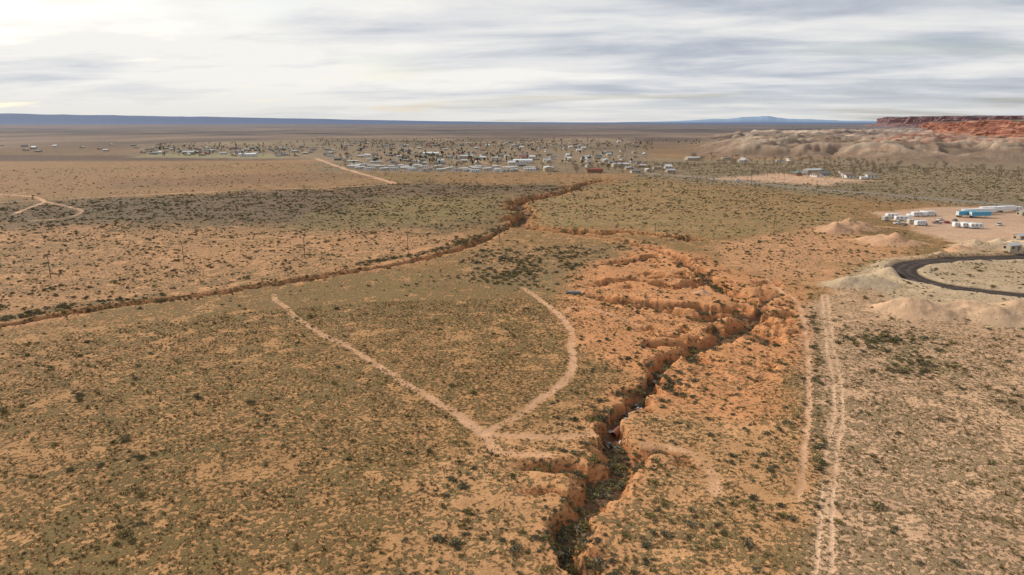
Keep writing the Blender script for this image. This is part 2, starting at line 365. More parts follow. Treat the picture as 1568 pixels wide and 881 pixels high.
# ------------------------------------------------------------------ mesh builder
class MB:
    def __init__(s): s.v=[];s.f=[];s.m=[]
    def add(s,vs,fs,mi=0):
        o=len(s.v); s.v+= [tuple(p) for p in vs]; s.f+=[[o+i for i in f] for f in fs]; s.m+=[mi]*len(fs)
    def box(s,x,y,z,sx,sy,sz,mi=0):
        a,b,c=sx/2,sy/2,sz/2
        vs=[(x+i*a,y+j*b,z+k*c) for k in(-1,1) for j in(-1,1) for i in(-1,1)]
        s.add(vs,[(0,2,3,1),(4,5,7,6),(0,1,5,4),(2,6,7,3),(0,4,6,2),(1,3,7,5)],mi)
    def prof(s,pts,w,mi=0,y=0,taper=0):
        """profile (x,z) extruded across y; taper narrows upper points"""
        n=len(pts); zm=min(p[1] for p in pts); zM=max(p[1] for p in pts)
        vs=[(p[0],y+sg*(w/2-taper*(p[1]-zm)/(zM-zm)),p[1]) for sg in(-1,1) for p in pts]
        s.add(vs,[tuple(range(n)),tuple(range(2*n-1,n-1,-1))]+[(i,n+i,n+(i+1)%n,(i+1)%n) for i in range(n)],mi)
    def cyl(s,p,q,r,mi=0,n=10,r2=None,cap=True):
        p=Vector(p);q=Vector(q);d=(q-p).normalized(); a=d.orthogonal().normalized(); c=d.cross(a); r2=r if r2 is None else r2
        vs=[p+(a*math.cos(t)+c*math.sin(t))*r for t in [2*math.pi*i/n for i in range(n)]]+[q+(a*math.cos(t)+c*math.sin(t))*r2 for t in [2*math.pi*i/n for i in range(n)]]
        fs=[(i,(i+1)%n,n+(i+1)%n,n+i) for i in range(n)]
        if cap: fs+=[tuple(range(n))[::-1],tuple(range(n,2*n))]
        s.add(vs,fs,mi)
    def mesh(s,name,mats,sm=False):
        m=bpy.data.meshes.new(name); m.from_pydata(s.v,[],s.f); 
        for x in mats: m.materials.append(x)
        m.polygons.foreach_set('material_index',s.m); 
        if sm: m.polygons.foreach_set('use_smooth',[True]*len(s.f))
        m.update(); return m
def place(name,me,x,y,z=None,rot=0,sc=1):
    o=bpy.data.objects.new(name,me); scene.collection.objects.link(o)
    o.location=(x,y,zat(x,y) if z is None else z); o.rotation_euler=(0,0,rot); o.scale=(sc,)*3; return o
# ------------------------------------------------------------------ instancing
def scatter(name,pts,scl,variants,tilt=.15):
    me=bpy.data.meshes.new(name); n=len(pts); me.vertices.add(n); me.vertices.foreach_set('co',np.asarray(pts,np.float32).ravel())
    a=me.attributes.new('scl','FLOAT_VECTOR','POINT'); s=np.stack([scl*RNG.uniform(.8,1.25,n),scl*RNG.uniform(.8,1.25,n),scl*RNG.uniform(.7,1.15,n)],1); a.data.foreach_set('vector',s.astype(np.float32).ravel())
    a=me.attributes.new('rt','FLOAT_VECTOR','POINT'); s=np.stack([RNG.normal(0,tilt,n),RNG.normal(0,tilt,n),RNG.uniform(0,6.28,n)],1); a.data.foreach_set('vector',s.astype(np.float32).ravel())
    me.update()
    o=bpy.data.objects.new(name,me); scene.collection.objects.link(o)
    col=bpy.data.collections.new(name+'_variants')
    for i,vmesh in enumerate(variants):
        vo=bpy.data.objects.new(name+'_variant',vmesh); col.objects.link(vo)
    ng=bpy.data.node_groups.new(name+'_scatter','GeometryNodeTree')
    ng.interface.new_socket('Geometry',in_out='INPUT',socket_type='NodeSocketGeometry'); ng.interface.new_socket('Geometry',in_out='OUTPUT',socket_type='NodeSocketGeometry')
    gi=ng.nodes.new('NodeGroupInput'); go=ng.nodes.new('NodeGroupOutput'); ip=ng.nodes.new('GeometryNodeInstanceOnPoints')
    ci=ng.nodes.new('GeometryNodeCollectionInfo'); ci.inputs['Collection'].default_value=col; ci.inputs['Separate Children'].default_value=True; ci.inputs['Reset Children'].default_value=True
    na=ng.nodes.new('GeometryNodeInputNamedAttribute'); na.data_type='FLOAT_VECTOR'; na.inputs['Name'].default_value='scl'
    nb=ng.nodes.new('GeometryNodeInputNamedAttribute'); nb.data_type='FLOAT_VECTOR'; nb.inputs['Name'].default_value='rt'
    er=ng.nodes.new('FunctionNodeEulerToRotation'); l=ng.links.new
    l(gi.outputs[0],ip.inputs['Points']); l(ci.outputs[0],ip.inputs['Instance']); ip.inputs['Pick Instance'].default_value=True
    l(nb.outputs[0],er.inputs[0]); l(er.outputs[0],ip.inputs['Rotation']); l(na.outputs[0],ip.inputs['Scale']); l(ip.outputs[0],go.inputs[0])
    md=o.modifiers.new('scatter','NODES'); md.node_group=ng
    return o
def bushmesh(name,m,tw,n=110,seed=0,flat=.75,leaf=.2):
    rg=random.Random(seed); b=MB()
    lob=[(rg.uniform(-.5,.5),rg.uniform(-.5,.5),rg.uniform(.15,.4),rg.uniform(.35,.6)) for _ in range(6)]
    for i in range(n):
        c=rg.choice(lob); d=Vector((rg.gauss(0,1),rg.gauss(0,1),abs(rg.gauss(0,1))*.9)).normalized()
        p=Vector(c[:3])+d*c[3]*rg.uniform(.45,1.1); p.z*=flat
        if p.z<.02: p.z=.02
        u=Vector((rg.gauss(0,1),rg.gauss(0,1),rg.gauss(0,1))).normalized(); w=u.cross(d+Vector((.01,0,0))).normalized()
        s=leaf*rg.uniform(.6,1.3)
        b.add([p-w*s*.6,p+w*s*.6,p+(d*.8+u*.5)*s*1.2],[(0,1,2)],0)
    for i in range(7):
        d=Vector((rg.uniform(-.7,.7),rg.uniform(-.7,.7),.7)); b.cyl((0,0,-.1),tuple(d*.8),.03,1,3,.01,False)
    return b.mesh(name,[m,tw])
def tuftmesh(name,m,seed,n=16):
    rg=random.Random(seed); b=MB()
    for i in range(n):
        a=rg.uniform(0,6.28); r=rg.uniform(0,.5); p=Vector((math.cos(a)*r,math.sin(a)*r,-.05)); t=Vector((math.cos(a),math.sin(a),0))
        q=p+t*rg.uniform(.1,.5)+Vector((0,0,rg.uniform(.3,.8))); w=Vector((-t.y,t.x,0))*.11
        b.add([p-w,p+w,q],[(0,1,2)],0)
    return b.mesh(name,[m])
twig=mat('twig_bark',(.14,.10,.07))
sage=leafmat('sagebrush_leaf',(.15,.13,.08),(.21,.18,.11),(.25,.195,.10))
green=leafmat('rabbitbrush_leaf',(.19,.16,.06),(.25,.19,.075),(.15,.145,.065))
dry=leafmat('dry_grass_blade',(.19,.13,.055),(.14,.11,.045),(.27,.175,.075))
bv=[bushmesh('sagebrush_bush',sage,twig,150,i,.7,.23) for i in range(4)]+[bushmesh('rabbitbrush_bush',green,twig,150,9+i,.8,.2) for i in range(2)]
tv=[tuftmesh('grass_tuft',dry,i) for i in range(4)]
def candidates(r0,r1,dens,hw=44):
    area=math.radians(2*hw)*.5*(r1*r1-r0*r0); n=int(area*dens)
    r=np.sqrt(RNG.uniform(r0*r0,r1*r1,n)); t=np.radians(RNG.uniform(-hw,hw,n))
    return r*np.sin(t),r*np.cos(t)
pts=[];sc=[]
for r0,r1,dmax in ((60,190,1.0),(190,450,.6),(450,1100,.25)):
    x,y=candidates(r0,r1,dmax)
    z,_,_,v,bu=terrain(x,y)
    cl=fbm(x/8,y/8,3,2)
    keep=RNG.random(len(x))*dmax< bu*np.clip(1.05+1.7*cl,0.10,3.0)
    x,y,z,bu=x[keep],y[keep],z[keep],bu[keep]
    pts.append(np.stack([x,y,z-.04],1)); sc.append(np.clip(RNG.lognormal(-.78,.44,len(x)),.2,1.15)*(1.0 if r0<420 else 1.15)*(1+.30*ss(.08,.2,bu)))
pts=np.concatenate(pts); sc=np.concatenate(sc)
scatter('sagebrush',pts,sc,bv)
x,y=candidates(60,230,2.6); z,_,_,v,bu=terrain(x,y)
keep=RNG.random(len(x))<np.clip((v-.12)*1.1+.5*fbm(x/2.5,y/2.5,2,4),0,1)
x,y,z=x[keep],y[keep],z[keep]
scatter('dry_grass',np.stack([x,y,z],1),np.clip(RNG.lognormal(-1.2,.35,len(x)),.15,.6),tv,.1)
# ------------------------------------------------------------------ trees (distant mass)
def treemesh(name,lm,bark,seed,h=8,cr=3,n=300,bare=False,conic=False):
    rg=random.Random(seed); b=MB(); b.cyl((0,0,-.3),(0,0,h*.45),.25,1,6,.16)
    tips=[]
    for i in range(9):
        a=rg.uniform(0,6.28); z0=h*rg.uniform(.25,.5); q=Vector((math.cos(a)*cr*rg.uniform(.4,.85),math.sin(a)*cr*rg.uniform(.4,.85),h*rg.uniform(.5,.95)))
        if conic: q=Vector((q.x*(1.15-q.z/h),q.y*(1.15-q.z/h),q.z))
        b.cyl((0,0,z0),tuple(q),.12,1,4,.04,False); tips.append(q)
        if bare:
            for k in range(6):
                e=q+Vector((rg.gauss(0,.9),rg.gauss(0,.9),rg.uniform(0,1.4))); s=Vector((0,0,z0)).lerp(q,rg.uniform(.5,1)); b.cyl(tuple(s),tuple(e),.05,1,3,.02,False)
    tips.append(Vector((0,0,h*.8)))
    for i in range(n):
        c=rg.choice(tips); d=Vector((rg.gauss(0,1),rg.gauss(0,1),rg.gauss(0,.8))).normalized(); p=c+d*rg.uniform(.3,1)*cr*.42
        u=Vector((rg.gauss(0,1),rg.gauss(0,1),rg.gauss(0,1))).normalized(); w=u.cross(d+Vector((.01,0,0))).normalized(); s=rg.uniform(.3,.7)
        b.add([p-w*s*.5,p+w*s*.5,p+u*s],[(0,1,2)],0)
    return b.mesh(name,[lm,bark])
bark=mat('tree_bark',(.24,.19,.145))
jun=leafmat('evergreen_foliage',(.045,.055,.028),(.06,.07,.036),(.075,.08,.043))
bareL=leafmat('bare_cottonwood_twigs',(.28,.22,.155),(.36,.285,.205),(.24,.18,.125))
T1=[treemesh('evergreen_tree',jun,bark,i,7+i,2.6,380,conic=i%2==0) for i in range(3)]
T2=[treemesh('cottonwood_tree',bareL,bark,20+i,8+i,3.6,190,True) for i in range(3)]
def inpoly(pp,n,jitter=0):
    lo=pp.min(0);hi=pp.max(0); out=[]
    while len(out)<n:
        x=RNG.uniform(lo[0],hi[0],n*4); y=RNG.uniform(lo[1],hi[1],n*4)
        d=segdist(x,y,pp,10,True); k=d<0
        out+=list(zip(x[k],y[k]))
    return np.array(out[:n])
def tree_pts(specs):
    a=np.concatenate([inpoly(PL(p),n) for p,n in specs]); return np.stack([a[:,0],a[:,1],zats(a[:,0],a[:,1])],1)
tp=tree_pts([([(540,258),(960,260),(1000,218),(500,216)],300),([(225,241),(460,241),(450,224),(240,226)],90),([(590,252),(800,252),(780,236),(600,236)],110),([(440,215),(1080,215),(1080,226),(440,226)],150)])
scatter('distant_evergreen_trees',tp,RNG.uniform(.45,1.1,len(tp)),T1,.03)
tp=tree_pts([([(520,260),(980,262),(1010,214),(480,214)],520),([(225,241),(470,241),(470,220),(240,222)],130),([(1060,250),(1300,262),(1568,280),(1800,292),(1800,272),(1568,262),(1300,248),(1060,240)],330),([(1140,270),(1340,276),(1340,264),(1150,262)],40),([(860,268),(1010,262),(1060,252),(880,255)],60)])
scatter('distant_cottonwood_trees',tp,RNG.uniform(.45,1.0,len(tp)),T2,.05)
# ------------------------------------------------------------------ houses
glass=mat('window_glass',(.03,.035,.045),.15,.1,1,0,0,.6)
whites=mat('white_siding',(.70,.68,.64),.6,.06); trim=mat('white_trim',(.7,.7,.68),.6,.05)
walls=[whites,mat('tan_stucco',(.46,.37,.27)),mat('grey_siding',(.38,.37,.36)),mat('brick_wall',(.30,.15,.10)),mat('cream_stucco',(.6,.53,.42)),mat('blue_siding',(.24,.30,.37))]
roofs=[mat('white_metal_roof',(.72,.71,.69),.5,.05),mat('grey_shingle_roof',(.22,.21,.20)),mat('brown_shingle_roof',(.20,.14,.10)),mat('pale_metal_roof',(.47,.47,.46),.5),mat('red_metal_roof',(.30,.10,.07)),mat('green_metal_roof',(.12,.18,.15)),mat('tan_shingle_roof',(.34,.27,.20))]
door=mat('door_paint',(.18,.1,.07))
def house(name,wm,rm,l,w,h,rise,ov=.5,porch=False,win=None):
    b=MB(); b.box(0,0,h/2-.3,l,w,h+.6,0)
    for sx in(-1,1):
        x=sx*(l/2-.01); b.add([(x,-w/2,h),(x,w/2,h),(x,0,h+rise)],[(0,1,2) if sx>0 else (0,2,1)],0)
    k=rise/(w/2); e=w/2+ov; X0=l/2+ov; t=.14
    for sy in(-1,1):
        b.add([(-X0,0,h+rise+.02),(X0,0,h+rise+.02),(X0,sy*e,h-k*ov+.02),(-X0,sy*e,h-k*ov+.02),(-X0,0,h+rise+t),(X0,0,h+rise+t),(X0,sy*e,h-k*ov+t),(-X0,sy*e,h-k*ov+t)],
          [(0,1,2,3),(4,7,6,5),(3,2,6,7),(0,3,7,4),(1,5,6,2)],1)
    nw=win or max(2,int(l/3.2))
    for i in range(nw):
        x=-l/2+(i+.5)*l/nw
        for sy in(-1,1):
            if i==nw//2 and sy<0: b.box(x,sy*(w/2+.03),1.05,1.0,.06,2.1,3)
            else: b.box(x,sy*(w/2+.03),1.55,1.25,.06,1.1,2); b.box(x,sy*(w/2+.02),.95,1.45,.08,.1,4)
    for sx in(-1,1): b.box(sx*(l/2+.03),w*.2,1.55,.06,1.2,1.1,2)
    if porch:
        b.box(l*.15,-w/2-1.4,h-.15,l*.4,2.8,.12,1)
        for sx in(-.03,.33): b.box(l*sx,-w/2-2.6,h/2-.1,.14,.14,h-.2,4)
    if rise>1: b.box(l*.25,w*.12,h+rise*.9,.6,.6,1.3,3)
    return b.mesh(name,[wm,rm,glass,door,trim])
HM=[];
for i in range(14):
    HM.append(house('house',random.choice(walls),roofs[[1,0,3,6,1,2,3,4,1,2,3,5,6,1][i]],random.uniform(9,14),random.uniform(6.5,8.5),2.7,random.uniform(1.2,2.2),.5,i%2==0))
MHM=[house('mobile_home',random.choice([whites,walls[4],walls[1],whites]),roofs[[0,3,0,6,3][i]],random.uniform(12,17),4.2,2.7,.45,.15,i%2==1) for i in range(5)]
WM=[house('warehouse',whites,roofs[0],28,13,4.6,1.5,.3,False,6),house('warehouse',walls[1],roofs[3],22,12,4.5,1.4,.3,False,4),house('warehouse',walls[3],roofs[4],20,9,4,1.5,.3,False,4)]
taken=[]
def drop(name,meshes,poly,n,mind,rots):
    pp=PL(poly); c=inpoly(pp,n*6); sel=[]
    for x,y in c:
        if len(sel)>=n: break
        if all((x-a)**2+(y-b_)**2>mind*mind for a,b_ in taken): taken.append((x,y)); sel.append((x,y))
    if not sel: return
    s=np.array(sel); zs=zats(s[:,0],s[:,1])
    for (x,y),z in zip(sel,zs):
        place(name,random.choice(meshes),x,y,z,random.choice(rots)+random.uniform(-.05,.05))
for u,v,m,ro in ((800,250,0,.1),(950,256,1,.1),(910,264,2,.1),(840,262,1,1.6),(380,240,0,.1),(290,236,1,0),(1245,266,1,.2),(1060,246,1,.2),(715,243,1,.0),(660,238,0,0)):
    x,y=P(u,v); taken.append((x,y)); place('warehouse',WM[m],x,y,None,ro)
R4=[.15,1.72,.15,3.29]
drop('mobile_home',MHM,[(535,260),(700,264),(830,263),(820,257),(690,257),(540,253)],48,15,[.9,.9,1.0,.1])
drop('mobile_home',MHM,[(540,252),(640,250),(640,240),(530,242)],10,24,[.2,.9])
drop('house',HM,[(490,250),(980,258),(980,238),(500,238)],75,24,R4)
drop('house',HM,[(460,239),(1000,240),(980,218),(480,220)],90,32,R4)
drop('house',HM,[(215,239),(490,241),(485,226),(220,228)],60,28,R4)
drop('house',HM,[(960,266),(1030,266),(1020,255),(965,252)],9,24,R4)
drop('house',HM,[(0,236),(220,232),(215,222),(0,224)],14,70,R4)
drop('house',HM,[(1215,270),(1335,275),(1335,268),(1215,264)],13,22,R4)
drop('mobile_home',MHM,[(1105,247),(1210,252),(1210,246),(1105,243)],5,30,R4)
# ------------------------------------------------------------------ vehicles
tire=mat('tire_rubber',(.02,.02,.02),.8); rvw=mat('rv_white_shell',(.78,.78,.76),.35,.04,1); stripe=mat('rv_stripe',(.12,.2,.3),.4); blue=mat('blue_tarp',(.05,.32,.50),.5,.2,1.5); steel=mat('frame_steel',(.08,.08,.08),.5)
tan=mat('rv_tan_shell',(.55,.48,.38),.4,.05,1)
def wheels(b,xs,w,r=.36,mi=1):
    for x in xs:
        for s in(-1,1):
            b.cyl((x,s*(w/2-.26),r),(x,s*(w/2+.0),r),r,mi,14); b.cyl((x,s*(w/2-.02),r),(x,s*(w/2+.012),r),r*.5,4,10)
def camper(shell,L=8.2):
    b=MB(); a=L/2
    b.prof([(-a,.55),(a-.5,.55),(a,1.3),(a-.25,2.6),(a-.9,3.0),(-a+.2,3.0),(-a,2.8)],2.4,0)
    wheels(b,[-.5,.45],2.4)
    for s in(-1,1):
        for x,wd in((-a+1.2,1.0),(-.6,1.3),(a-2.0,.9)): b.box(x,s*1.21,2.05,wd,.03,.6,2)
        b.box(0,s*1.208,1.2,L*.86,.02,.22,3)
    b.box(.9,-1.215,1.55,.7,.04,1.85,4); b.box(0,0,3.12,.8,.7,.26,4); b.box(-a*.6,0,3.06,.5,.5,.12,4)
    b.cyl((a-.3,-.7,.5),(a+1.2,0,.5),.05,5,6); b.cyl((a-.3,.7,.5),(a+1.2,0,.5),.05,5,6); b.cyl((a+1.1,0,0),(a+1.1,0,.8),.04,5,6)
    return b.mesh('camper_trailer',[shell,tire,glass,stripe,trim,steel])
def motorhome():
    b=MB(); b.prof([(-4.3,.5),(2.4,.5),(2.4,1.15),(4.0,1.05),(4.25,.9),(4.25,.5),(4.3,.5),(4.3,1.1),(3.1,1.3),(2.7,2.05),(3.5,2.15),(3.3,3.0),(-4.2,3.1)],2.4,0)
    wheels(b,[-2.4,3.2],2.4,.4)
    for s in(-1,1):
        for x in(-3.2,-1.2,.8): b.box(x,s*1.21,2.1,1.0,.03,.6,2)
        b.box(2.55,s*1.21,1.6,.6,.03,.5,2); b.box(-1,s*1.208,1.2,6.3,.02,.2,3)
    b.box(-.2,0,3.2,.8,.7,.22,4)
    return b.mesh('motorhome',[rvw,tire,glass,stripe,trim,steel])
def semitrailer(m):
    b=MB(); b.box(0,0,2.55,13.4,2.5,2.75,0); b.box(0,0,1.08,13.2,1.1,.18,5); wheels(b,[-5.4,-4.2],2.5,.5)
    for s in(-1,1): b.box(4,s*.8,.6,.15,.15,1.0,5); b.box(0,s*1.262,1.3,13.4,.03,.16,4); b.box(0,s*1.262,3.85,13.4,.03,.12,4)
    for i in range(12):
        for s in(-1,1): b.box(-6.1+i*1.11,s*1.26,2.55,.06,.03,2.3,4)
    b.box(-6.72,0,2.55,.03,2.3,2.5,4); b.box(-6.74,0,2.55,.03,.06,2.5,5)
    return b.mesh('semi_trailer',[m,tire,glass,stripe,trim,steel])
def car(paint,truck=False):
    b=MB()
    if truck:
        b.prof([(-2.7,.45),(2.6,.45),(2.7,.7),(2.6,1.05),(1.3,1.15),(-2.7,1.1)],1.9,0); b.prof([(-.7,1.08),(1.25,1.12),(.65,1.78),(-.6,1.8)],1.75,2,0,.12); b.prof([(-.62,1.76),(.62,1.76),(.55,1.86),(-.55,1.86)],1.5,0)
        b.box(-1.75,0,1.115,1.7,1.5,.02,5); wheels(b,[-1.7,1.75],1.9,.4)
    else:
        b.prof([(-2.2,.35),(2.2,.35),(2.25,.6),(2.1,.82),(1.1,.95),(-2.0,.95),(-2.25,.7)],1.8,0); b.prof([(-1.7,.93),(1.1,.93),(.4,1.38),(-1.1,1.4)],1.65,2,0,.15); b.prof([(-1.1,1.36),(.42,1.36),(.3,1.46),(-1.0,1.46)],1.32,0)
        wheels(b,[-1.35,1.4],1.8,.33)
    b.box(2.2,.6,.68,.1,.35,.14,4); b.box(2.2,-.6,.68,.1,.35,.14,4)
    return b.mesh('pickup_truck' if truck else 'parked_car',[paint,tire,glass,stripe,trim,steel])
CA,CB,MO=camper(rvw),camper(tan,7),motorhome(); SW,SB=semitrailer(rvw),semitrailer(blue)
pw=mat('car_paint_white',(.7,.7,.7),.3,.02,1); pr=mat('car_paint_red',(.3,.04,.03),.3,.02,1); pg=mat('car_paint_grey',(.15,.16,.17),.3,.02,1)
C1,C2,C3,K1,K2=car(pw),car(pr),car(pg),car(pw,True),car(pg,True)
for n,m,u,v,ro in (('camper_trailer',CA,1366,334,.1),('camper_trailer',CB,1357,338,.5),('camper_trailer',CA,1392,335,1.2),('camper_trailer',CA,1404,331,.3),('camper_trailer',CA,1414,330,1.3),('motorhome',MO,1424,330,.2),('camper_trailer',CA,1380,338,.0),
   ('camper_trailer',CB,1398,343,.1),('motorhome',MO,1410,345,.3),('camper_trailer',CA,1470,347,.0),('motorhome',MO,1482,348,.1),('camper_trailer',CA,1494,349,.1),
   ('semi_trailer',SW,1485,329,.3),('semi_trailer',SB,1478,332,.25),('semi_trailer',SW,1508,328,.2),('semi_trailer',SB,1500,333,.1),('semi_trailer',SW,1524,325,.2),('semi_trailer',SW,1540,324,.2),('camper_trailer',CA,1556,323,.2),('semi_trailer',SW,1512,325,.3),
   ('parked_car',C1,1440,337,.4),('parked_car',C2,1450,341,.4),('parked_car',C3,1462,338,1.4),('pickup_truck',K1,1375,343,.2),('pickup_truck',K2,1435,342,2.2),('parked_car',C3,1385,345,.6),('pickup_truck',K1,1530,345,.6),
   ('pickup_truck',K1,1130,277.5,.1),('parked_car',C1,1092,274.5,3.2),('camper_trailer',CA,1232,268,.2),('camper_trailer',CA,1322,275,.2),('pickup_truck',K2,1560,372,.3),('parked_car',C1,620,262,.2),('pickup_truck',K1,700,264,.2)):
    x,y=P(u,v); place(n,m,x,y,None,ro)
shed=house('storage_shed',walls[1],roofs[3],7,4,2.6,.8,.2)
for u,v in((1563,368),(1548,388),(1566,330)): x,y=P(u,v); place('storage_shed',shed,x,y,None,.3)
# ------------------------------------------------------------------ utility poles
wood=mat('pole_wood',(.14,.10,.075)); cer=mat('insulator_ceramic',(.4,.38,.35),.3); wire=mat('power_wire',(.05,.05,.05),.5)
def pole(h=9.5):
    b=MB(); b.cyl((0,0,-.8),(0,0,h),.17,0,10,.12); b.box(0,0.15,h-.5,.12,.1,.12,0); b.box(0,.14,h-.55,2.4,.1,.13,0)
    for x in(-1.1,-.4,1.1): b.cyl((x,.14,h-.48),(x,.14,h-.28),.05,1,8)
    b.cyl((-.8,.16,h-.6),(0,.16,h-1.3),.03,0,5); b.cyl((.8,.16,h-.6),(0,.16,h-1.3),.03,0,5)
    b.cyl((0,-.3,h-2.2),(0,-.3,h-1.5),.2,1,10)
    return b.mesh('utility_pole',[wood,cer])
PM=pole()
def line(pts,ro):
    tops=[]
    for u,v in pts:
        x,y=P(u,v); z=zat(x,y); place('utility_pole',PM,x,y,z,ro); tops.append((x,y,z+9.2))
    b=MB()
    for off in(-1.1,-.4,1.1):
        for p,q in zip(tops[:-1],tops[1:]):
            c,s=math.cos(ro)*off,math.sin(ro)*off; last=None
            for k in range(13):
                t=k/12; pt=(p[0]+(q[0]-p[0])*t+c,p[1]+(q[1]-p[1])*t+s,p[2]+(q[2]-p[2])*t-1.2*4*t*(1-t))
                if last: b.cyl(last,pt,.012,0,3,cap=False)
                last=pt
    o=bpy.data.objects.new('power_line_wires',b.mesh('power_line_wires',[wire])); scene.collection.objects.link(o)
line([(-160,450),(78,427),(282,405),(467,396),(625,389),(765,372),(1003,360),(1185,350)],1.2)
line([(985,268),(1060,276),(1150,284),(1250,293),(1400,306),(1568,320)],-.7)
# ------------------------------------------------------------------ junk in the arroyo
rust=mat('rusted_steel',(.20,.075,.04),.8,.35,3); scrapw=mat('scrap_white_enamel',(.5,.48,.45),.6,.2); scrapb=mat('scrap_blue_grey',(.2,.23,.25),.6,.2); board=mat('weathered_board',(.3,.24,.18))
def tube(R,r,Ln,mi,b,n=20):
    vs=[];fs=[]
    for x in(-Ln/2,Ln/2):
        for rad in(R,r): vs+=[(x,rad*math.cos(2*math.pi*i/n),R+rad*math.sin(2*math.pi*i/n)) for i in range(n)]
    for i in range(n):
        j=(i+1)%n; fs+=[(i,j,2*n+j,2*n+i),(n+j,n+i,3*n+i,3*n+j),(j,i,n+i,n+j),(2*n+i,2*n+j,3*n+j,3*n+i)]
    b.add(vs,fs,mi)
    for k in range(int(Ln/.4)): 
        x=-Ln/2+.2+k*.4
        vs=[(x+dx,(R+rr)*math.cos(2*math.pi*i/n),R+(R+rr)*math.sin(2*math.pi*i/n)) for dx,rr in((-.08,0),(0,.04),(.08,0)) for i in range(n)]
        b.add(vs,[(a*n+i,a*n+(i+1)%n,(a+1)*n+(i+1)%n,(a+1)*n+i) for a in(0,1) for i in range(n)],mi)
b=MB(); tube(.75,.7,3.8,0,b); cm=b.mesh('culvert_pipe',[rust]); x,y=P(945,652); o=place('culvert_pipe',cm,x,y,None,1.0); o.location.z+=.5
b=MB(); tube(.45,.41,5.4,0,b); cm=b.mesh('steel_pipe',[scrapb]); x,y=P(878,451); place('steel_pipe',cm,x,y,None,-.1)
def junk(seed,n=46,sp=(3.2,1.6)):
    rg=random.Random(seed); b=MB()
    for i in range(n):
        x=rg.gauss(0,sp[0]); y=rg.gauss(0,sp[1]); z=rg.uniform(.1,.75); k=rg.random()
        M=Matrix.Rotation(rg.uniform(0,3.1),3,'Z')@Matrix.Rotation(rg.uniform(-.6,.6),3,'X')
        s=MB()
        if k<.45: s.box(0,0,0,rg.uniform(.5,1.5),.14,.05,3)
        elif k<.74:
            n_=8; s.add([(q*.2-.7,yy,.06*(-1)**q) for q in range(n_) for yy in(-.4,.4)],[(2*q,2*q+1,2*q+3,2*q+2) for q in range(n_-1)],rg.choice([0,0,1,2]))
        elif k<.79:
            s.box(0,0,.1,.65,.6,.9,1); s.box(0,-.31,.1,.55,.02,.75,2); s.box(.25,-.34,.2,.04,.04,.4,0)
        else:
            nn=14
            for t in range(nn):
                t1=2*math.pi*t/nn;t2=2*math.pi*(t+1)/nn; s.cyl((.3*math.cos(t1),.3*math.sin(t1),0),(.3*math.cos(t2),.3*math.sin(t2),0),.11,4,6,cap=False)
        vv=[tuple(M@Vector(p)+Vector((x,y,z))) for p in s.v]; o=len(b.v); b.v+=vv; b.f+=[[o+q for q in f] for f in s.f]; b.m+=s.m
    return b.mesh('scrap_pile',[rust,scrapw,scrapb,board,tire])
for u,v,s,ro in((962,630,1,.9),(985,604,2,1.2),(1006,570,3,1.3),(940,664,4,.4)):
    x,y=P(u,v); place('scrap_pile',junk(s,52 if s<3 else 26,(3.0,.9)),x,y,None,ro)
# ------------------------------------------------------------------ mesas
mm=bpy.data.materials.new('red_rock_strata'); mm.use_nodes=True; nt=mm.node_tree; L=nt.links.new; b=nt.nodes['Principled BSDF']; b.inputs['Roughness'].default_value=.95; b.inputs['Specular IOR Level'].default_value=.1
at=nd(nt,'ShaderNodeAttribute',attribute_name='rock'); geo=nd(nt,'ShaderNodeNewGeometry')
mp=nd(nt,'ShaderNodeMapping'); mp.inputs['Scale'].default_value=(.02,.02,.24); L(geo.outputs['Position'],mp.inputs['Vector'])
n=nd(nt,'ShaderNodeTexNoise'); n.inputs['Scale'].default_value=1; n.inputs['Detail'].default_value=6; L(mp.outputs[0],n.inputs['Vector'])
mr=mrange(n.outputs['Fac'],.35,.65,.5,1.3)
vm=nd(nt,'ShaderNodeVectorMath',operation='SCALE'); L(at.outputs['Color'],vm.inputs[0]); L(mr,vm.inputs['Scale'])
pf=mrange(n.outputs['Fac'],.56,.66,0,.45)
px=nd(nt,'ShaderNodeMix',data_type='RGBA'); L(pf,px.inputs['Factor']); L(vm.outputs[0],px.inputs['A']); px.inputs['B'].default_value=(.42,.29,.20,1)
L(px.outputs['Result'],b.inputs['Base Color'])
